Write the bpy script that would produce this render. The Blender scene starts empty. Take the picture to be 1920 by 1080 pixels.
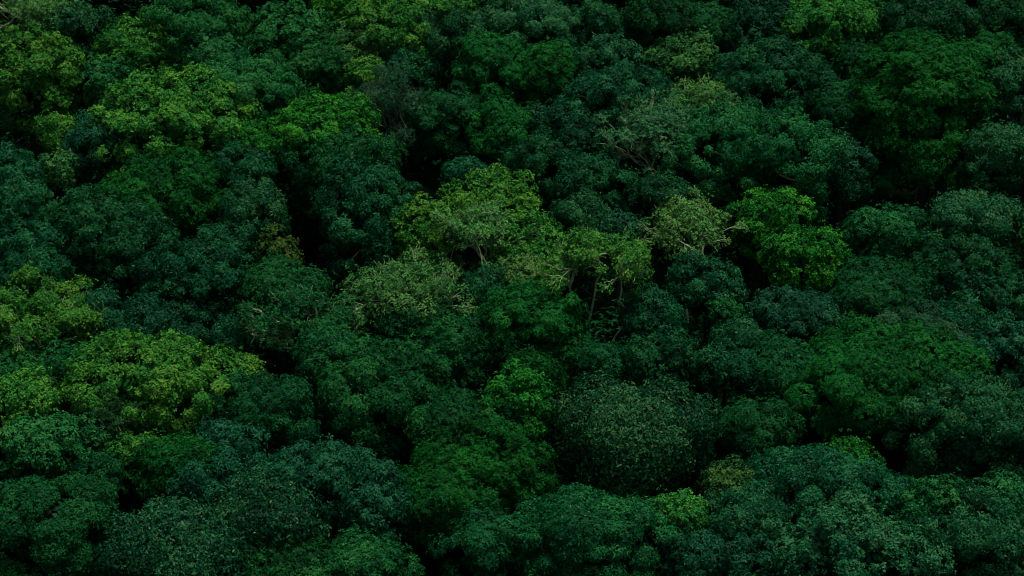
import bpy, math, random
import numpy as np
R = math.radians
SC = bpy.context.scene

# ------------------------------------------------------------------ camera
PITCH, SLOPE, DIST = R(12.0), R(28.0), 150.0
FOCAL = 84.4
CAN_Y = DIST * math.cos(PITCH)                 # where the view axis meets the canopy
CAN_Z = 9.0
CAM = np.array([0.0, 0.0, CAN_Z + DIST * math.sin(PITCH)])
cd = bpy.data.cameras.new('camera'); cam = bpy.data.objects.new('camera', cd)
SC.collection.objects.link(cam)
cam.location = CAM; cam.rotation_euler = (R(90) - PITCH, 0, 0)
cd.lens = FOCAL; cd.sensor_width = 36; cd.clip_start = 1; cd.clip_end = 6000
SC.camera = cam

# ------------------------------------------------------------------ sky, sun, exposure (soft overcast light from high up)
SUN_EL, SUN_ROT = R(78), R(120)               # veiled sun almost overhead, a little to the right of the view
w = bpy.data.worlds.new('World'); SC.world = w; w.use_nodes = True
nt = w.node_tree; nt.nodes.clear()
sky = nt.nodes.new('ShaderNodeTexSky'); sky.sky_type = 'NISHITA'; sky.sun_disc = False
sky.sun_elevation = SUN_EL; sky.sun_rotation = SUN_ROT
sky.air_density = 1.0; sky.dust_density = 2.0
bg = nt.nodes.new('ShaderNodeBackground'); bg.inputs[1].default_value = 0.028
SC.cycles.pixel_filter_type = 'BLACKMAN_HARRIS'; SC.cycles.filter_width = 1.05
wo = nt.nodes.new('ShaderNodeOutputWorld')
nt.links.new(sky.outputs[0], bg.inputs[0]); nt.links.new(bg.outputs[0], wo.inputs[0])
sl = bpy.data.lights.new('sun', 'SUN'); sun = bpy.data.objects.new('sun', sl); SC.collection.objects.link(sun)
sl.energy = 1.5; sl.angle = R(24); sl.color = (1.0, 0.97, 0.9)
sd = np.array([math.sin(SUN_ROT) * math.cos(SUN_EL), math.cos(SUN_ROT) * math.cos(SUN_EL), math.sin(SUN_EL)])
from mathutils import Vector
sun.rotation_euler = Vector(sd).to_track_quat('Z', 'Y').to_euler(); sun.location = (0, 100, 120)
SC.view_settings.view_transform = 'Standard'; SC.view_settings.look = 'None'
SC.view_settings.gamma = 1.0; SC.view_settings.exposure = 1.08
SC.cycles.max_bounces = 4; SC.cycles.diffuse_bounces = 2; SC.cycles.glossy_bounces = 1
SC.cycles.transmission_bounces = 0; SC.cycles.transparent_max_bounces = 2

# ------------------------------------------------------------------ helpers
rng = np.random.default_rng(7)
def nrm(a): return a / np.maximum(np.linalg.norm(a, axis=-1, keepdims=True), 1e-9)
def ground_z(x, y):
    s = (y - CAN_Y) * math.tan(SLOPE)
    s = np.where(y < 40, (40 - CAN_Y) * math.tan(SLOPE) + (y - 40) * 0.02, s)       # valley floor below the viewpoint
    s = np.where(y > 420, (420 - CAN_Y) * math.tan(SLOPE) + (y - 420) * 0.05, s)
    return s + 0.8 * np.sin(x * 0.11 + 1.3) * np.cos(y * 0.13) + 0.4 * np.sin(x * 0.31 + y * 0.23)
def ray(px, py):
    k = 36 / FOCAL / 1920
    u, v = (px - 960) * k, (540 - py) * k
    f = np.array([0, math.cos(PITCH), -math.sin(PITCH)]); up = np.array([0, math.sin(PITCH), math.cos(PITCH)])
    return f + u * np.array([1., 0, 0]) + v * up
def at(px, py, hc):                            # point above the hillside at height hc that stands in that direction
    d = ray(px, py); t = DIST
    for _ in range(12):
        p = CAM + d * t
        t += (p[2] - float(ground_z(p[0], p[1])) - hc) / (-d[2] + d[1] * math.tan(SLOPE))
    return CAM + d * t, t
def mesh_obj(name, V, F, mat, parent=None, tone=None, smooth=False, nv=4):
    me = bpy.data.meshes.new(name); V = np.asarray(V, np.float32); F = np.asarray(F, np.int32)
    me.vertices.add(len(V)); me.vertices.foreach_set('co', V.ravel())
    me.loops.add(F.size); me.loops.foreach_set('vertex_index', F.ravel())
    me.polygons.add(len(F)); me.polygons.foreach_set('loop_start', np.arange(0, F.size, nv, dtype=np.int32))
    try: me.polygons.foreach_set('loop_total', np.full(len(F), nv, np.int32))
    except Exception: pass
    if tone is not None:
        a = me.attributes.new('leaf_tone', 'FLOAT', 'FACE'); a.data.foreach_set('value', np.asarray(tone, np.float32))
    if smooth: me.polygons.foreach_set('use_smooth', np.ones(len(F), bool))
    me.update(calc_edges=True); me.materials.append(mat)
    o = bpy.data.objects.new(name, me); SC.collection.objects.link(o)
    if parent is not None: o.parent = parent
    return o
def tag(o, label=None, cat=None, group=None, kind=None):
    if label: o['label'] = label
    if cat: o['category'] = cat
    if group: o['group'] = group
    if kind: o['kind'] = kind
    return o

# ------------------------------------------------------------------ materials
def new_mat(name):
    m = bpy.data.materials.new(name); m.use_nodes = True
    n = m.node_tree.nodes; b = n['Principled BSDF']; return m, n, m.node_tree.links, b
# mature leaf, young leaf, odd (dry / yellowing) leaf, gloss
PAL = {
 'teal':   ((.001, .058, .017), (.010, .122, .036), (.050, .150, .028), .50),
 'blue':   ((.001, .056, .020), (.012, .120, .045), (.040, .130, .050), .50),
 'deep':   ((.001, .052, .012), (.006, .105, .024), (.030, .120, .020), .60),
 'sat':    ((.001, .068, .009), (.006, .140, .018), (.040, .160, .018), .65),
 'mid':    ((.002, .080, .018), (.018, .165, .034), (.080, .190, .030), .60),
 'bright': ((.005, .120, .010), (.042, .260, .018), (.110, .250, .020), .65),
 'yel':    ((.013, .140, .018), (.074, .275, .028), (.180, .270, .020), .65),
 'olive':  ((.020, .130, .028), (.084, .250, .046), (.160, .215, .045), .65),
 'sage':   ((.003, .072, .021), (.022, .138, .042), (.100, .180, .045), .50),
 'dome':   ((.001, .048, .015), (.028, .140, .042), (.120, .180, .040), .50),
 'rust':   ((.012, .085, .015), (.085, .150, .022), (.150, .140, .022), .65),
 'grey':   ((.006, .080, .032), (.028, .130, .046), (.100, .150, .060), .65),
}
LEAF = {}
def leaf_mat(p):
    if p in LEAF: return LEAF[p]
    a, b_, c, ro = PAL[p]
    m, n, l, b = new_mat('leaf_' + p)
    at_ = n.new('ShaderNodeAttribute'); at_.attribute_name = 'leaf_tone'
    cr = n.new('ShaderNodeValToRGB'); e = cr.color_ramp.elements
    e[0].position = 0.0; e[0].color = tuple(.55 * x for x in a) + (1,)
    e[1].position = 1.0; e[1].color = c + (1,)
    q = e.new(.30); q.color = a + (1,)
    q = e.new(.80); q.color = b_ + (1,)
    oi = n.new('ShaderNodeObjectInfo')
    hs = n.new('ShaderNodeHueSaturation')
    mh = n.new('ShaderNodeMapRange'); mh.inputs[3].default_value = .494; mh.inputs[4].default_value = .506
    mv = n.new('ShaderNodeMapRange'); mv.inputs[3].default_value = .86; mv.inputs[4].default_value = 1.14
    l.new(at_.outputs['Fac'], cr.inputs[0]); l.new(oi.outputs['Random'], mh.inputs[0]); l.new(oi.outputs['Random'], mv.inputs[0])
    l.new(mh.outputs[0], hs.inputs['Hue']); l.new(mv.outputs[0], hs.inputs['Value']); l.new(cr.outputs[0], hs.inputs['Color'])
    l.new(hs.outputs[0], b.inputs['Base Color'])
    b.inputs['Roughness'].default_value = ro; b.inputs['Specular IOR Level'].default_value = .08
    LEAF[p] = m; return m
def bark_mat(name, c1, c2):
    m, n, l, b = new_mat(name)
    tc = n.new('ShaderNodeTexCoord'); no = n.new('ShaderNodeTexNoise'); no.inputs['Scale'].default_value = 4; no.inputs['Detail'].default_value = 6
    cr = n.new('ShaderNodeValToRGB'); cr.color_ramp.elements[0].color = c1 + (1,); cr.color_ramp.elements[1].color = c2 + (1,)
    cr.color_ramp.elements[0].position = .35; cr.color_ramp.elements[1].position = .65
    l.new(tc.outputs['Object'], no.inputs[0]); l.new(no.outputs[0], cr.inputs[0]); l.new(cr.outputs[0], b.inputs['Base Color'])
    b.inputs['Roughness'].default_value = .85; b.inputs['Specular IOR Level'].default_value = .05; return m
BARK = bark_mat('bark_brown', (.018, .026, .014), (.05, .062, .036))
PALE = bark_mat('bark_pale', (.20, .30, .13), (.42, .54, .27))
TWIG = bark_mat('bark_grey', (.03, .075, .04), (.08, .14, .075))

# ------------------------------------------------------------------ leaves
def leaf_quads(P, D, U, L, W, droop):
    S = nrm(np.cross(D, U)); N = np.cross(S, D)
    L = L[:, None]; W = W[:, None]
    m = P + D * L * .5 - N * L * droop * .3
    V = np.stack([P, m + S * W * .5 + N * W * .12, P + D * L - N * L * droop, m - S * W * .5 + N * W * .12], 1)
    return V.reshape(-1, 3)
# per leaf habit: length, width, leaves per spray, spray elevation (lo, hi), gravity, lobe radius (m), cover, lobe squash, up bias of sprays
HAB = {
 'rosette': dict(L=.25, W=.070, k=9,  e=(-.25, .55), g=.38, lr=(.36, .72), cov=1.5, den=.72, sq=1.0, cup=-.15, up=.35, rag=.10),
 'fine':    dict(L=.18, W=.066, k=8,  e=(-.1, .5),   g=.10, lr=(.5, 1.05), den=.95, cup=-.4, cov=1.4, sq=.9, up=.55, rag=.16),
 'layer':   dict(L=.18, W=.066, k=8,  e=(-.1, .35),  g=.12, lr=(.6, 1.2),  cov=1.4, den=1.7, cup=-.3, sq=.8, up=.75, rag=.14),
 'tuft':    dict(L=.165, W=.098, k=7,  e=(-.1, .8),   g=.12, lr=(.38, .80), cov=1.3, den=.85, cup=-.25, sq=.80, up=.55, rag=.14),
 'broad':   dict(L=.24, W=.10,  k=4,  e=(-.3, .4),   g=.45, lr=(1.3, 2.2), cov=1.5, sq=.85, up=.20, rag=.08),
 'droop':   dict(L=.22, W=.074, k=6,  e=(-.3, .4),   g=.55, lr=(.45, .9), den=.9, cup=-.25, cov=1.4, sq=.80, up=.30, rag=.12),
 'smooth':  dict(L=.19, W=.08,  k=6,  e=(-.2, .6),   g=.20, lr=(.7, 1.2), den=1.0, cup=-.2, bul=.05, cov=1.45, sq=.70, up=.40, rag=.08),
 'sparse':  dict(L=.17, W=.085, k=6,  e=(-.1, .8),   g=.10, lr=(.5, 1.0),  cov=.60, sq=.75, up=.60, rag=.20),
 'twig':    dict(L=.14, W=.05,  k=4,  e=(0, .9),     g=.05, lr=(.5, .9),   cov=.42, sq=.80, up=.60, rag=.20),
}
def sphere_dirs(n, r):
    i = np.arange(n) + .5
    z = 1 - 2 * i / n; a = i * 2.39996 + r.uniform(0, 6.28)
    s = np.sqrt(1 - z * z)
    return nrm(np.stack([s * np.cos(a), s * np.sin(a), z], 1) + r.normal(0, .12, (n, 3)))
def crown_lobes(rad, hab, r, low=-.35):
    h = HAB[hab]; rx, ry, rz = rad; rm = (rx * ry * rz) ** (1 / 3)
    lr0 = min(np.mean(h['lr']), .62 * rm)
    n = int(np.clip(4 * math.pi * rm * rm / (math.pi * lr0 * lr0) * 1.15 * h.get('den', 1), 9, 220))
    d = sphere_dirs(n, r); d = d[d[:, 2] > low]
    sc = r.uniform(h['lr'][0], h['lr'][1], len(d)) * (lr0 / np.mean(h['lr'])) * np.exp(r.normal(0, .22, len(d)))
    rr = 1 - sc / rm * .85 + r.normal(0, h['rag'] * (1 if hab in ('sparse', 'twig') else .6), len(d))
    for _ in range(3):                                     # broad bulges and dents in the outline
        ax = nrm(r.normal(0, 1, 3)); rr += h.get('bul', .075) * np.sin(4.2 * (d @ ax) + r.uniform(0, 6.28))
    c = d * np.array(rad) * np.clip(rr, .25, 1.15)[:, None]
    c[:, 2] = np.where(c[:, 2] < 0, c[:, 2] * 1.75 * r.uniform(.75, 1.2, len(c)), c[:, 2])
    return c, sc
def crown_mesh(rad, hab, r, low=-.35, lscale=1.0, cover=1.0, seedtone=.45):
    """Leaf sprays over the lobes of a crown: returns verts, tones, lobe centres, spray points."""
    h = HAB[hab]; rad = np.array(rad)
    C, lr = crown_lobes(rad, hab, r, low)
    L0, W0 = h['L'] * lscale, h['W'] * lscale
    la = L0 * W0 * .5
    cps, cns, cts = [], [], []
    ltone = np.clip(r.normal(seedtone, .17, len(C)), .05, .95) + .22 * (r.random(len(C)) < .13)
    for c, s, t in zip(C, lr, ltone):
        nl = h['cov'] * cover * 4 * math.pi * s * s * .8 / la
        n = max(5, int(nl / h['k']))
        d = nrm(r.normal(0, 1, (n, 3)))
        p = c + d * s * np.array([1, 1, h['sq']]) * (r.uniform(.55, 1.0, (n, 1)) ** .5)
        p += r.normal(0, .05 * s, (n, 3))
        st = r.random(n) < (.0 if hab in ('broad', 'smooth') else .08); p[st] += (d[st] + np.array([0, 0, .35])) * s * r.uniform(.1, .5, (st.sum(), 1))      # sprays that stick out
        pq = p / rad; pq[:, 2] = np.where(pq[:, 2] < 0, pq[:, 2] / 1.75, pq[:, 2]); q = np.linalg.norm(pq, axis=1)
        out = nrm(c / rad / rad + 1e-6)
        back = (p[:, 1] > .45 * rad[1]) & (p[:, 2] < .3 * rad[2])
        keep = ((d @ out > -.45) & (q > .45)) | (r.random(n) < .10)
        keep &= (d @ nrm(out + np.array([0, 0, .8])) > h.get('cup', -.45)) | (r.random(n) < .06)
        if hab == 'sparse': keep &= ~((p[:, 1] < .1 * rad[1]) & (p[:, 2] < .25 * rad[2])) | (r.random(n) < .45)
        keep &= ~back | (r.random(n) < .45)
        p, d, q = p[keep], d[keep], q[keep]
        cps.append(p); cns.append(nrm(d + np.array([0, 0, h['up']]) + .35 * out + r.normal(0, .18, p.shape)))
        cts.append(t + r.normal(0, .13, len(p)))
    P, Nn, T = np.concatenate(cps), np.concatenate(cns), np.concatenate(cts)
    k = h['k']; n = len(P)
    a = nrm(np.cross(Nn, nrm(r.normal(0, 1, (n, 3))))); b = np.cross(Nn, a)
    phi = (np.arange(k)[None] * 6.2832 / k + r.uniform(0, 6.28, (n, 1)) + r.normal(0, .35, (n, k)))[..., None]
    el = r.uniform(h['e'][0], h['e'][1], (n, k))[..., None]
    D = np.cos(el) * (np.cos(phi) * a[:, None] + np.sin(phi) * b[:, None]) + np.sin(el) * Nn[:, None]
    D[..., 2] -= h['g'] * r.uniform(.3, 1.4, (n, k)); D = nrm(D)
    Pl = P[:, None] + D * (.10 * L0) + r.normal(0, .16 * L0, (n, k, 3))
    U = nrm(Nn[:, None] + r.normal(0, .35, (n, k, 3)))
    Ls = L0 * r.uniform(.65, 1.25, n * k); Ws = W0 * r.uniform(.75, 1.25, n * k)
    V = leaf_quads(Pl.reshape(-1, 3), D.reshape(-1, 3), U.reshape(-1, 3), Ls, Ws, .18)
    tone = np.clip(np.repeat(T, k) + r.normal(0, .19, n * k), 0, .84)
    odd = r.random(n * k) < .012; tone[odd] = r.uniform(.85, 1, odd.sum())
    return V, tone, C, lr, P
def inner_leaves(rad, r, hab, n):  # oversized leaves added inside the crown to block light passing through
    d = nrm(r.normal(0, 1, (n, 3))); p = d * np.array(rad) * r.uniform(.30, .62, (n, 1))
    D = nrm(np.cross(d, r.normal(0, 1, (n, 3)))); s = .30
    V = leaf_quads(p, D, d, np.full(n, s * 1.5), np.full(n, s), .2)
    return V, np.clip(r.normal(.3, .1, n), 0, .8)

# ------------------------------------------------------------------ wood
def tube(path, rad, sides=6):
    path = np.asarray(path, float); n = len(path)
    t = nrm(np.gradient(path, axis=0))
    ref = np.array([.31, .17, .93]) if abs(t[0, 2]) < .9 else np.array([.95, .2, .1])
    a = nrm(np.cross(t, ref)); b = np.cross(t, a)
    th = np.linspace(0, 2 * math.pi, sides, endpoint=False)
    V = path[:, None] + np.asarray(rad)[:, None, None] * (np.cos(th)[None, :, None] * a[:, None] + np.sin(th)[None, :, None] * b[:, None])
    i = np.arange(n - 1)[:, None] * sides; j = np.arange(sides)[None]; j2 = (j + 1) % sides
    F = np.stack([i + j, i + j2, i + sides + j2, i + sides + j], -1).reshape(-1, 4)
    return V.reshape(-1, 3), F
class Wood:
    def __init__(s): s.v, s.f, s.n = [], [], 0
    def add(s, path, rad, sides=6):
        V, F = tube(path, rad, sides); s.v.append(V); s.f.append(F + s.n); s.n += len(V)
    def build(s, name, mat, parent): return mesh_obj(name, np.concatenate(s.v), np.concatenate(s.f), mat, parent, smooth=True)
def bent(a, b, r, n=6, amp=.12, sag=.0):
    a, b = np.array(a, float), np.array(b, float); t = np.linspace(0, 1, n)[:, None]; L = np.linalg.norm(b - a)
    p = a + (b - a) * t
    w_ = r.normal(0, amp * L, (n, 3)) * np.sin(t * math.pi) * .75
    for q in range(1, n - 1): w_[q] = .5 * w_[q] + .5 * w_[q - 1]
    p += w_; p[:, 2] += sag * L * np.sin(t[:, 0] * math.pi)
    return p

GROUPS = {'rosette': 'dark leathery leaved trees', 'fine': 'fine leaved green trees', 'layer': 'layered feathery trees', 'tuft': 'tufted light green trees',
          'broad': 'large leaved dome trees', 'droop': 'drooping leaved trees', 'smooth': 'smooth domed trees', 'sparse': 'open olive trees with exposed limbs', 'twig': 'nearly bare trees'}
NAMES = {'rosette': 'leathery_leaved_tree', 'fine': 'fine_leaved_tree', 'layer': 'feathery_tree', 'tuft': 'tufted_tree', 'broad': 'domed_tree', 'droop': 'drooping_leaved_tree',
         'smooth': 'smooth_domed_tree', 'sparse': 'open_branched_tree', 'twig': 'bare_tree'}

def make_tree(px, py, w_, h_, hab, pal, label, lift=0.0, name=None, cat='tree', low=-.80, cover=1.0, tone=.45, bare=None, ls=1.0, stems=1):
    r = np.random.default_rng(int(px * 7919 + py * 104729) % (2 ** 31))
    hc = 8.6 + lift + r.uniform(-.5, .5)
    p, t = at(px, py, hc)
    k = 36 / FOCAL / 1920
    rx = w_ * .5 * k * t * 1.18; ry = rx * .92
    ah = h_ * .5 * k * t * 1.14
    rz = max(.60 * rx, math.sqrt(max(ah * ah - (ry * math.sin(PITCH)) ** 2, .04)) / math.cos(PITCH))
    rz = min(rz, 1.5 * rx)
    over = math.hypot(rz * math.cos(PITCH), ry * math.sin(PITCH)) - h_ * .5 * k * t * 1.03      # a tall crown keeps its top where it is and reaches further down
    p[2] -= max(0, over) * .8
    gz = float(ground_z(p[0], p[1]))
    root = bpy.data.objects.new(name or NAMES[hab], None); SC.collection.objects.link(root)
    root.location = (p[0], p[1], gz); root.empty_display_size = 1
    tag(root, label, cat, GROUPS[hab])
    cz = p[2] - gz; ctr = np.array([0, 0, cz])
    open_ = hab in ('sparse', 'twig')
    V, tn, C, lr, SP = crown_mesh((rx, ry, rz), hab, r, max(low, -.35) if hab == 'sparse' else low, ls, cover, tone)
    if not open_:
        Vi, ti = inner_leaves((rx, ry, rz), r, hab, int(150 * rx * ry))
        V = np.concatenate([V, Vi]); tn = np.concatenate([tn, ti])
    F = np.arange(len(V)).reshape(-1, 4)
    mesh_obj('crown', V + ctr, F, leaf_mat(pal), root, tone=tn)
    # wood
    tr = (.017 * rx + .05) if open_ else .05 * rx + .09
    fork = np.array([r.normal(0, .1) * rx, r.normal(0, .1) * rx, cz - rz * (.75 if open_ else .5)])
    bark = (PALE if hab == 'sparse' else TWIG) if open_ else BARK
    W = Wood(); n = 8
    forks = [fork]
    for q in range(1, stems):
        fk = fork + np.array([(-1) ** q * rx * .5, r.normal(0, .3), r.uniform(-.1, .4) * rz]); forks.append(fk)
    path = bent((0, 0, -.4), fork, r, n, .13 if open_ else .05); stem_from = path[3 + (n > 8)]
    for fk in forks[1:]: W.add(bent(stem_from, fk, r, 9, .16), np.linspace(tr * .8, tr * .5, 9), 7)
    W.add(path, np.linspace(tr * 1.5, tr if stems == 1 else tr * .6, n) * (1 + .5 * np.exp(-np.arange(n) * 1.5)), 9)
    if not open_:
        idx = r.permutation(len(C))[:9]
        for i in idx: W.add(bent(fork, ctr + C[i] * .9, r, 5, .08, .05), np.linspace(tr * .6, .03, 5), 5)
        W.build('trunk', bark, root)
    else:
        trunk = W.build('trunk', bark, root)
        # main limbs fan out from the fork; each carries the branchlets of the lobes nearest to it
        nl = bare or 6
        up_ = C + ctr
        az = np.arange(nl) * 6.283 / nl + r.uniform(0, 6.28)
        tips = np.stack([np.cos(az) * rx * .66, np.sin(az) * ry * .66, cz + rz * r.uniform(-.2, .45, nl)], 1)
        near = np.argmin(((up_[:, None] - tips[None]) ** 2).sum(-1), 1)
        for j in range(nl):
            lw = Wood(); pth = bent(min(forks, key=lambda f: np.linalg.norm(f - tips[j])), tips[j], r, 8, .14, .04); lw.add(pth, np.linspace(tr * .72, tr * .3, 8), 6)
            for i in np.where(near == j)[0]:
                b0 = pth[r.integers(3, 8)]
                bp = bent(b0, up_[i], r, 6, .13, .03); lw.add(bp, np.linspace(tr * .42, .028, 6), 5)
                dd = nrm(r.normal(0, 1, (7, 3)) + nrm(C[i]) * .9 + np.array([0, 0, .5]))
                for q in range(7 if hab == 'sparse' else 7):
                    s0 = bp[r.integers(2, 6)]
                    e0 = up_[i] + dd[q] * lr[i] * r.uniform(.7, 1.15)
                    tp = bent(s0, e0, r, 5, .10, .02); lw.add(tp, np.linspace(.032, .012, 5), 4)
                    if hab == 'twig':
                        for _ in range(5):
                            e1 = tp[-2] + nrm(dd[q] + r.normal(0, .6, 3)) * lr[i] * .6
                            lw.add(bent(tp[2], e1, r, 4, .08), np.linspace(.016, .007, 4), 3)
            lw.build('limb', bark, trunk)
    return root

# ------------------------------------------------------------------ ground
xs = np.concatenate([np.linspace(-1500, -130, 18), np.linspace(-120, 120, 121), np.linspace(130, 1500, 18)])
ys = np.concatenate([np.linspace(-1500, 30, 18), np.linspace(40, 260, 111), np.linspace(275, 1800, 20)])
X, Y = np.meshgrid(xs, ys, indexing='ij'); Z = ground_z(X, Y)
ny = len(ys); ii, jj = np.meshgrid(np.arange(len(xs) - 1), np.arange(ny - 1), indexing='ij')
b0 = (ii * ny + jj).ravel()
gm, n, l, b = new_mat('forest_floor')
no = n.new('ShaderNodeTexNoise'); no.inputs['Scale'].default_value = .8; no.inputs['Detail'].default_value = 8
tc = n.new('ShaderNodeTexCoord'); cr = n.new('ShaderNodeValToRGB')
cr.color_ramp.elements[0].color = (.003, .010, .004, 1); cr.color_ramp.elements[1].color = (.004, .016, .005, 1)
l.new(tc.outputs['Object'], no.inputs[0]); l.new(no.outputs[0], cr.inputs[0]); l.new(cr.outputs[0], b.inputs['Base Color']); b.inputs['Roughness'].default_value = .95; b.inputs['Specular IOR Level'].default_value = .02
g = mesh_obj('hillside', np.stack([X, Y, Z], -1).reshape(-1, 3), np.stack([b0, b0 + ny, b0 + ny + 1, b0 + 1], 1), gm, smooth=True)
tag(g, kind='structure')

# ------------------------------------------------------------------ undergrowth (uncountable): one object
r = np.random.default_rng(3)
N = 48000
P = np.stack([r.uniform(-60, 60, N), r.uniform(95, 200, N), np.zeros(N)], 1)
mound = 3.0 + 1.5 * np.sin(P[:, 0] * .9 + 2 * np.sin(P[:, 1] * .35)) * np.sin(P[:, 1] * .8 + 1.7 * np.sin(P[:, 0] * .4)) + 1.0 * np.sin(P[:, 0] * .37 + P[:, 1] * .29)
P[:, 2] = ground_z(P[:, 0], P[:, 1]) + np.maximum(.3, mound) * r.uniform(.55, 1.0, N) ** .5
k = 9; phi = r.uniform(0, 6.28, (N, k)); el = r.uniform(-.3, .7, (N, k))
D = np.stack([np.cos(phi) * np.cos(el), np.sin(phi) * np.cos(el), np.sin(el)], -1).reshape(-1, 3)
V = leaf_quads(np.repeat(P, k, 0), D, nrm(np.array([0, 0, 1.]) + r.normal(0, .3, (N * k, 3))), r.uniform(.3, .6, N * k), r.uniform(.1, .2, N * k), .25)
u = mesh_obj('undergrowth', V, np.arange(len(V)).reshape(-1, 4), leaf_mat('deep'), tone=np.clip(r.normal(.3, .15, N * k), 0, .84))
tag(u, 'dark leafy undergrowth on the forest floor', 'undergrowth', kind='stuff')

# ------------------------------------------------------------------ the trees
exec_trees = []
def T(*a, **k): exec_trees.append((a, k))
# row along the top, left to right
T(78,28,140,95,'sparse','olive','pale olive crown filling the top left corner, with a light bare limb',tone=.55,cover=1.3)
T(150,48,120,85,'tuft','sage','rounded grey-green crown just beside the olive crown in the top left corner',tone=.5)
T(252,95,135,120,'tuft','yel','light crown with yellow-green tufts, behind the broad yellow-green dome of the upper left',tone=.42)
T(68,135,160,140,'tuft','yel','large olive-yellow crown at the left edge, bright yellow tufts along its underside',tone=.5)
T(195,150,100,95,'tuft','mid','mid green crown wedged between two yellow-green ones at the upper left',lift=-.5)
T(375,32,200,90,'droop','mid','wide mid green crown of coarse clustered leaves cut by the top edge',tone=.55)
T(395,95,150,85,'fine','mid','dark green low crown right under the coarse-leaved crown at the top edge',lift=-1)
T(455,165,210,105,'droop','mid','green crown flecked with pale leaves, above the bright tree with teal shoulders',lift=-.6,tone=.6)
T(545,60,150,100,'tuft','mid','deep green crown with scattered yellow flecks, next to the vivid green top-edge crown',tone=.6)
T(580,120,140,90,'fine','mid','dull green crown hollow between flecked crown and olive-yellow column of crowns',lift=-.6,tone=.45)
T(642,12,95,70,'tuft','bright','small vivid green crown cut by the top edge',tone=.45)
T(322,212,275,150,'tuft','yel','broad yellow-green dome, the widest crown of the upper left',tone=.52,lift=.5)
T(215,265,150,120,'rosette','blue','dark teal crown standing in front of the broad yellow-green dome')
T(303,248,85,80,'rosette','teal','small dark teal crown pressed into the face of the broad yellow-green dome',lift=.4)
T(106,240,62,85,'droop','yel','narrow weeping yellow-green shrub in the dark hollow near the left edge',name='weeping_shrub',cat='shrub',lift=-.5,tone=.4)
T(120,305,70,50,'tuft','olive','small sparse olive shrub below the weeping yellow-green shrub',name='olive_shrub',cat='shrub',lift=-1,tone=.3)
T(605,232,190,100,'tuft','bright','bright green domed crown just below the flecked dark crown, left of the bare grey tree',tone=.42,lift=.6)
T(485,272,140,95,'tuft','bright','light green shoulder crown touching the right end of the broad yellow-green dome',tone=.3)
T(640,300,200,120,'rosette','mid','green crown darkening to teal, directly under the bare grey tree',tone=.3)
T(455,312,125,85,'rosette','teal','teal rosette-leaved crown below the light green shoulder crown')
T(315,348,225,110,'fine','sat','low wide saturated green crown below the broad yellow-green dome',tone=.4)
T(20,325,110,90,'rosette','teal','teal crown at the left edge below the dark hollow with the weeping shrub')
T(765,42,205,130,'tuft','yel','yellow-olive crown at the top edge, right of the vivid green one',tone=.42)
T(690,92,125,130,'tuft','olive','narrow olive column of crown beside the yellow-olive top-edge crown',tone=.45)
T(685,145,85,70,'tuft','yel','small yellow-tufted crown just above the bare grey tree',tone=.5)
T(845,72,125,115,'droop','sage','pale green crown of hanging leaves between yellow-olive and sage top-edge crowns',tone=.5)
T(975,38,195,100,'droop','sage','sage crown of loosely hanging pale leaves at the middle of the top edge',tone=.68)
T(918,128,135,115,'fine','sat','saturated green crown, larger of the pair under the sage top-edge crown',tone=.5)
T(1032,130,110,95,'fine','sat','saturated green crown, right-hand one of the pair under the sage top-edge crown',tone=.42)
T(1115,38,100,75,'rosette','teal','small teal crown at the top edge, right next to the sage hanging-leaved crown')
T(1135,112,120,85,'rosette','sage','pale-tipped teal crown right of the saturated green pair',tone=.4)
T(1165,175,205,100,'rosette','teal','wide dark teal crown above the pale olive branching tree',tone=.35)
T(1240,28,140,80,'rosette','deep','dark green crown at the top edge in deep shade, right of the small teal one')
T(1288,118,125,110,'tuft','olive','dim olive-yellow crown above the pale olive branching tree',tone=.3)
T(726,198,125,110,'twig','grey','bare grey tree of fine upright twigs with hardly a leaf',bare=8)
T(762,130,115,85,'rosette','teal','dark teal-green crown just above and right of the bare grey tree',lift=-.4)
T(838,225,125,120,'fine','deep','dark green crown right beside the bare grey tree',tone=.5)
T(948,245,125,120,'fine','sat','saturated green crown directly below the saturated green pair',tone=.4)
T(1075,250,165,110,'rosette','blue','dull blue-teal crown left of the pale olive branching tree',tone=.3,lift=-.4)
T(1010,300,115,85,'rosette','teal','dark teal crown right above the two bright yellow-green crowns at the centre')
T(1238,368,125,75,'rosette','teal','dark teal crown below the trunk of the pale olive branching tree',tone=.3)
T(1110,338,125,95,'rosette','teal','teal crown under the left half of the pale olive branching tree')
T(1225,262,160,150,'sparse','sage','pale olive-sage branching tree, its thin limbs showing, upper centre',tone=.75,cover=1.5)
T(1312,215,130,110,'sparse','olive','khaki dome with grey twigs on the crest of the pale olive-sage branching tree',tone=.5,cover=1.5)
T(1420,285,275,180,'droop','mid','huge mid green rounded crown sloping down right of the pale olive branching tree',tone=.42)
T(690,395,175,185,'rosette','teal','tall dark teal crown left of the bright yellow-green crowns at the centre',tone=.35)
T(870,322,80,55,'rosette','teal','small teal crown peeping over the upper bright yellow-green crown at the centre')
T(928,362,155,80,'tuft','yel','upper of the bright yellow-green crowns at the centre',tone=.5)
T(1432,48,130,105,'rosette','blue','dark teal crown at the top edge against the olive-yellow dome',tone=.3)
T(1345,48,90,70,'fine','deep','small dark green crown at the top edge left of the teal one',tone=.6)
T(1550,38,170,105,'tuft','yel','olive-yellow dome at the top edge with a bare limb hanging below',tone=.35)
T(1445,138,210,125,'rosette','teal','dark teal crown of drooping rosettes under the olive-yellow top-edge dome',tone=.4)
T(1730,32,190,85,'rosette','teal','long dark teal crown at the top edge above the tall feathery green tree',tone=.4)
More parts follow.
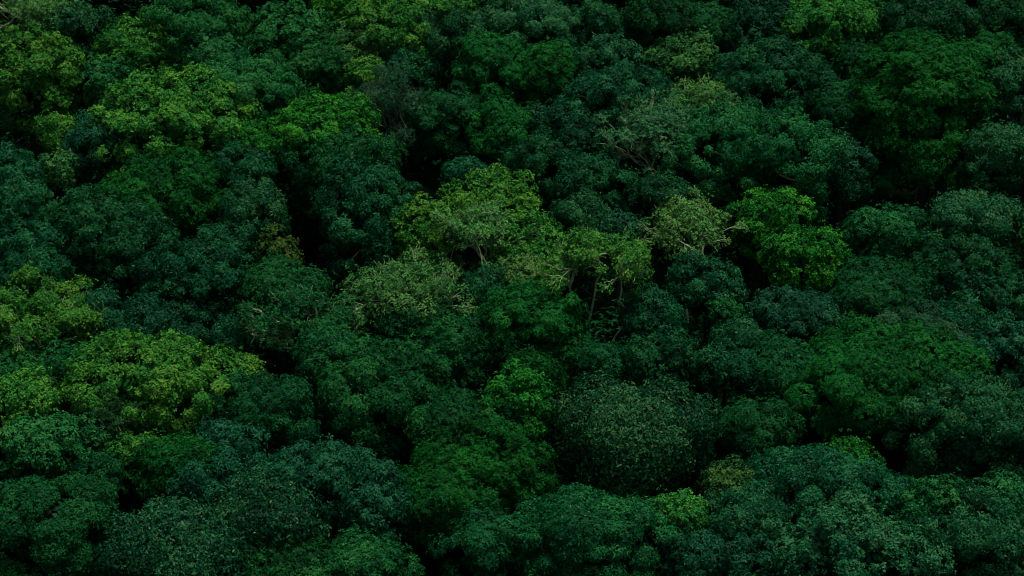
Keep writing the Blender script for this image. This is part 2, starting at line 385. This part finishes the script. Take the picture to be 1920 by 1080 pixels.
T(1885,35,110,95,'rosette','deep','dark green crown in the top right corner')
T(1730,185,195,250,'layer','sat','tall feathery green tree in the upper right, layered from crest to base',tone=.58,lift=1.0,low=-.75)
T(1855,112,115,100,'layer','sat','feathery green side crown right of the tall feathery tree',tone=.38)
T(1590,205,115,100,'layer','deep','dark feathery crown left of the tall feathery tree',lift=-.8,tone=.5)
T(1612,118,75,60,'fine','deep','small sparse green crown beneath the bare limb of the olive-yellow top-edge dome',lift=-.5,tone=.6)
T(1900,155,95,130,'droop','sage','pale sage crown at the right edge, upper of two',tone=.6)
T(1882,290,130,125,'droop','sage','pale sage crown at the right edge, beside the shadow under the tall feathery tree',tone=.55)
T(1578,300,110,85,'rosette','blue','dark blue-teal crown at the low end of the huge mid green crown',lift=-.4)
# upper middle rows
T(40,392,135,90,'rosette','teal','teal crown at the left edge, upper of three stacked teal crowns',tone=.5)
T(172,400,135,95,'rosette','teal','teal rosette crown just below the low wide saturated green crown',tone=.55)
T(60,452,125,80,'rosette','teal','teal crown at the left edge, middle one of three stacked teal crowns')
T(238,462,165,150,'rosette','teal','large teal crown with distinct round rosettes, left of the dark gap',tone=.55)
T(55,508,140,75,'rosette','teal','teal crown right above the olive tree with exposed limbs at the left edge',tone=.35)
T(476,388,125,95,'rosette','sage','lighter teal small-leaved crown right of the low saturated green crown',tone=.32)
T(352,515,190,120,'rosette','teal','dark palm-like teal crown in the left middle, spiky leaf sprays',tone=.35)
T(425,452,105,75,'rosette','teal','small teal crown between the spiky dark crown and the lighter teal one')
T(300,610,190,90,'rosette','blue','dark blue-teal crown shaded behind the bright yellow-green dome of the lower left',lift=-.8,tone=.25)
T(520,468,72,80,'tuft','rust','narrow crown tip tinged yellow-brown above dull green foliage',tone=.45)
T(535,545,135,110,'fine','deep','dull green crown below the yellow-brown crown tip',tone=.55)
T(560,615,180,130,'sparse','mid','dark feathery green tree with curved bare limbs showing, left of centre',tone=.3,cover=1.9)
T(435,632,70,85,'rosette','blue','narrow blue-teal crown in the dark gap left of the feathery limbed tree',lift=-.5)
T(74,602,220,145,'sparse','yel','olive dome at the left edge with exposed forked limbs',tone=.45,cover=3.0,bare=6)
T(130,690,140,105,'tuft','mid','mid green crown below the olive limbed dome, left of the bright yellow-green dome',tone=.5)
T(22,690,120,90,'tuft','mid','green crown with few yellow flecks at the left edge, right under the olive limbed dome',tone=.6)
T(192,600,75,115,'rosette','blue','slim dark teal crown squeezed right behind the olive limbed dome',lift=-.4)
T(298,706,275,155,'tuft','yel','bright yellow-green dome, the biggest light crown of the lower left',tone=.52,lift=.5)
T(632,670,135,130,'fine','mid','fine-leaved green crown at the crest of the long green ridge of crowns',tone=.32)
T(490,758,175,105,'fine','deep','dark green crown with thin pale stems, right of the bright lower left dome',tone=.45)
T(800,435,130,125,'tuft','yel','bright yellow-green rounded crown, left one of the central light group',tone=.55)
T(905,438,140,130,'sparse','olive','khaki crown with a web of pale bare branches in the central light group',tone=.6,cover=1.4,bare=8,lift=.7)
T(990,458,130,115,'tuft','yel','yellow-green crown right of the khaki web of branches, central light group',tone=.4)
T(1087,408,105,85,'droop','sage','sage-green crown just right of the central light group',tone=.4)
T(1158,428,75,70,'tuft','grey','small grey-green crown above the olive tree with exposed forked trunk',tone=.3)
T(1122,490,165,120,'sparse','yel','olive-yellow tree with exposed forked pale trunks beneath it',tone=.5,cover=1.5,lift=2.6,bare=7,stems=3)
T(985,522,95,60,'sparse','olive','small olive crown under the khaki web of branches',tone=.5,cover=1.4)
T(772,545,195,110,'sparse','olive','khaki crown with open limbs below the bright yellow-green rounded crown',tone=.5,cover=1.5,bare=7)
T(1475,778,46,36,'sparse','yel','tiny yellow-leaved sapling in the dark gap left of the wide saturated dome',cover=1.5,lift=.3,name='sapling',cat='sapling',bare=3)
T(1128,672,95,60,'fine','deep','small dark green crown at the foot of the exposed pale trunks',tone=.45,lift=-.3)
T(905,545,90,80,'rosette','teal','small dark teal crown in the shaded gap between khaki and saturated green crowns',lift=-1)
T(785,605,115,100,'fine','deep','dark green crown standing right in front of the open khaki crown',tone=.5)
T(862,645,125,105,'fine','mid','teal-green narrow crown between dark green and saturated green ones, centre',tone=.2)
T(995,605,165,150,'fine','sat','broad saturated green crown left of the exposed pale trunks',tone=.42)
T(1000,695,110,65,'fine','sat','low saturated green crown under the broad one left of the pale trunks',tone=.3,lift=-.6)
T(1225,600,115,100,'rosette','teal','dark teal crown right beside the exposed pale trunks',tone=.35)
T(1235,662,135,65,'rosette','teal','dark teal crown right above the big round dome of pale-edged leaves',tone=.4)
T(1320,545,125,125,'rosette','teal','dark teal crown below the khaki-yellow twisting-limbed tree',tone=.3)
T(1295,432,140,120,'sparse','olive','khaki-yellow tree with twisting pale limbs right of the pale trunks',tone=.6,cover=1.5,bare=7)
T(1452,405,140,105,'tuft','bright','bright green rounded crown, lightest green of the right half',tone=.4)
T(1508,476,145,100,'tuft','bright','dimmer green crown below the bright green rounded crown',tone=.25,lift=.4)
T(1548,508,75,60,'tuft','bright','small yellow-bright tuft of crown at the lower end of the bright greens',tone=.5)
T(1662,440,145,105,'fine','mid','dark green crown with pale leaf fringe in the middle right',tone=.2)
T(1640,552,155,125,'layer','deep','dark feathery crown above the wide saturated dome, below the fringed crown',tone=.5)
T(1820,408,155,95,'droop','sage','pale sage crown standing against deep shade, middle right',tone=.5)
T(1790,495,170,90,'rosette','teal','wide teal crown just below the pale sage one',tone=.5)
T(1860,550,140,110,'rosette','teal','teal rosette crown at the right edge below the wide teal crown',tone=.38)
T(1490,580,160,75,'rosette','grey','grey-teal flat crown in front of the bright greens',tone=.1)
T(1385,635,110,65,'droop','sage','small pale teal crown with long leaves above the domed tree, to its right',tone=.35)
T(1360,580,50,50,'tuft','mid','tiny yellow-green crown catching light amid dark teal crowns',tone=.5)
T(1630,705,300,190,'layer','sat','wide saturated green dome, the largest crown of the lower right',tone=.42,low=-.6)
T(1735,620,140,75,'twig','grey','dry khaki twiggy shrub rising behind the wide saturated green dome',name='dry_shrub',cat='shrub',bare=9,tone=.6,cover=2.5)
T(1802,600,95,80,'rosette','teal','teal crown right behind the dry twiggy shrub')
T(1880,648,120,95,'rosette','blue','blue-teal crown at the right edge, beside the wide saturated dome',tone=.5)
T(1462,690,115,115,'fine','deep','dark green crown at the left flank of the wide saturated dome',tone=.5)
T(1370,690,115,90,'rosette','teal','dark green-teal crown between the domed tree and the wide saturated dome',tone=.4)
# lower rows
T(38,760,130,130,'tuft','yel','yellow-green crown at the left edge below the olive limbed dome',tone=.42)
T(100,830,165,100,'tuft','mid','yellow-tinged green crown lower left, over the feathery corner crown',tone=.62)
T(205,792,130,95,'sparse','olive','dull olive crown with thin limbs under the bright lower left dome',tone=.3,cover=1.8)
T(258,850,85,90,'tuft','yel','small yellow crown left of the low dark green one, lower left',tone=.38)
T(338,868,150,90,'fine','sat','low dark green crown between small yellow crown and blue-green crown',tone=.28)
T(185,888,95,80,'rosette','deep','very dark crown in the gap above the rusty tuft, lower left')
T(430,822,120,60,'rosette','blue','small blue-teal crown right under the bright lower left dome')
T(85,990,240,200,'smooth','deep','feathery dark green crown filling the bottom left corner',tone=.6)
T(172,928,80,45,'tuft','rust','little rusty olive shrub at the top of the feathery corner crown',name='rusty_shrub',cat='shrub',tone=.35)
T(425,905,190,105,'rosette','blue','blue-green crown with star-like sprays, left of the twin blue-green ones',tone=.55)
T(610,888,180,105,'rosette','blue','blue-green crown at the crest of the lower middle left',tone=.55)
T(705,935,130,130,'rosette','blue','blue-green crown beside the black gap at the bottom',tone=.5)
T(320,1020,290,130,'broad','dome','wide leafy grey-green crown at the bottom edge near the left corner',tone=.32)
T(495,975,230,130,'broad','dome','leafy grey-green crown rising behind the bottom edge, under the blue-green crest',tone=.36)
T(555,1062,180,80,'fine','mid','green crown cut by the bottom edge in front of the leafy grey-green ones',tone=.3)
T(695,1055,150,85,'fine','mid','green crown at the bottom edge left of the black gap',tone=.3)
T(730,735,215,160,'fine','mid','long rolling green crown in the lower middle, above the black gap',tone=.25)
T(970,755,115,130,'tuft','bright','light green crown at the end of the rolling green ridge, against dark shade',tone=.28)
T(860,790,160,110,'fine','mid','green crown tucked below the rolling ridge crown',tone=.25)
T(905,880,220,160,'fine','sat','dark saturated green crown left of the big round dome',tone=.4)
T(825,940,160,110,'fine','sat','dark green crown with leafy edge right of the blue-green crown',tone=.3)
T(915,1010,150,110,'fine','deep','dark green crown right of the black gap at the bottom edge',tone=.5)
T(1120,1000,280,170,'smooth','mid','wide pale teal-green crown at the bottom edge under the big round dome',tone=.3)
T(1192,808,280,190,'broad','dome','big round dome of dense pale-edged leaves, the most regular crown here',tone=.5,low=-.7)
T(1278,965,100,75,'tuft','yel','small yellow-olive crown at the foot of the big round dome',tone=.3)
T(1415,808,135,115,'fine','deep','dark green crown right of the big round dome',tone=.6)
T(1540,905,270,145,'smooth','teal','smooth dark teal mound in the lower right, even and low',tone=.4)
T(1582,862,115,60,'tuft','bright','green climber-like crown over the top of the smooth teal mound',lift=.6,tone=.3)
T(1832,800,235,190,'droop','sage','large sage crown of coarse leaves at the right edge, lower right',tone=.42)
T(1368,905,115,75,'tuft','rust','olive-rust crown between the big round dome and the smooth teal mound',tone=.25)
T(1410,968,185,115,'droop','sage','sage-teal crown in front of the smooth mound, bottom right of centre',tone=.3)
T(1590,1020,270,150,'tuft','sage','olive-sage crown at the bottom edge below the smooth teal mound',tone=.48)
T(1350,1045,190,95,'rosette','blue','dark grey-teal crown cut by the bottom edge, right of centre',tone=.4)
T(1832,1005,190,145,'droop','sage','sage crown with drooping leaves near the bottom right corner',tone=.48)
T(1748,935,125,80,'tuft','mid','yellowish green low crown right of the smooth teal mound',tone=.4)
T(1890,925,90,75,'tuft','mid','small green crown at the right edge below the large sage one',tone=.45)
T(1722,985,110,75,'fine','deep','dark green low crown left of the drooping sage crown',tone=.5)
T(1895,985,80,80,'rosette','deep','dark crown at the right edge behind the drooping sage crown',lift=-.5)
for a, k in exec_trees: make_tree(*a, **k)

# ------------------------------------------------------------------ forest going on outside the frame: one mass
r = np.random.default_rng(11)
Vs, Ts = [], []
kx = 36 / FOCAL / 1920
spots = []
for px in range(-500, 2500, 150):
    for py in list(range(-420, -40, 85)) + list(range(1190, 1500, 120)):
        spots.append((px + r.uniform(-40, 40), py + r.uniform(-25, 25)))
for py in range(-30, 1180, 95):
    for px in (-430, -280, -130, 2050, 2200, 2350): spots.append((px + r.uniform(-25, 25), py + r.uniform(-30, 30)))
for px, py in spots:
    p, t = at(px, py, 8.4 + r.uniform(-.8, .8))
    s = r.uniform(75, 110) * kx * t
    hb = ['fine', 'rosette', 'tuft'][r.integers(0, 3)]
    V, tn, *_ = crown_mesh((s, s, s * .75), hb, r, -.3, 1.7, .9)
    Vi, ti = inner_leaves((s, s, s * .75), r, hb, 60)
    Vs += [V + p, Vi + p]; Ts += [tn, ti]
V = np.concatenate(Vs)
o = mesh_obj('surrounding_forest', V, np.arange(len(V)).reshape(-1, 4), leaf_mat('mid'), tone=np.concatenate(Ts))
tag(o, 'forest canopy going on all round the hillside', 'forest', kind='stuff')
print('leaves', sum(len(o.data.polygons) for o in SC.objects if o.type == 'MESH'))
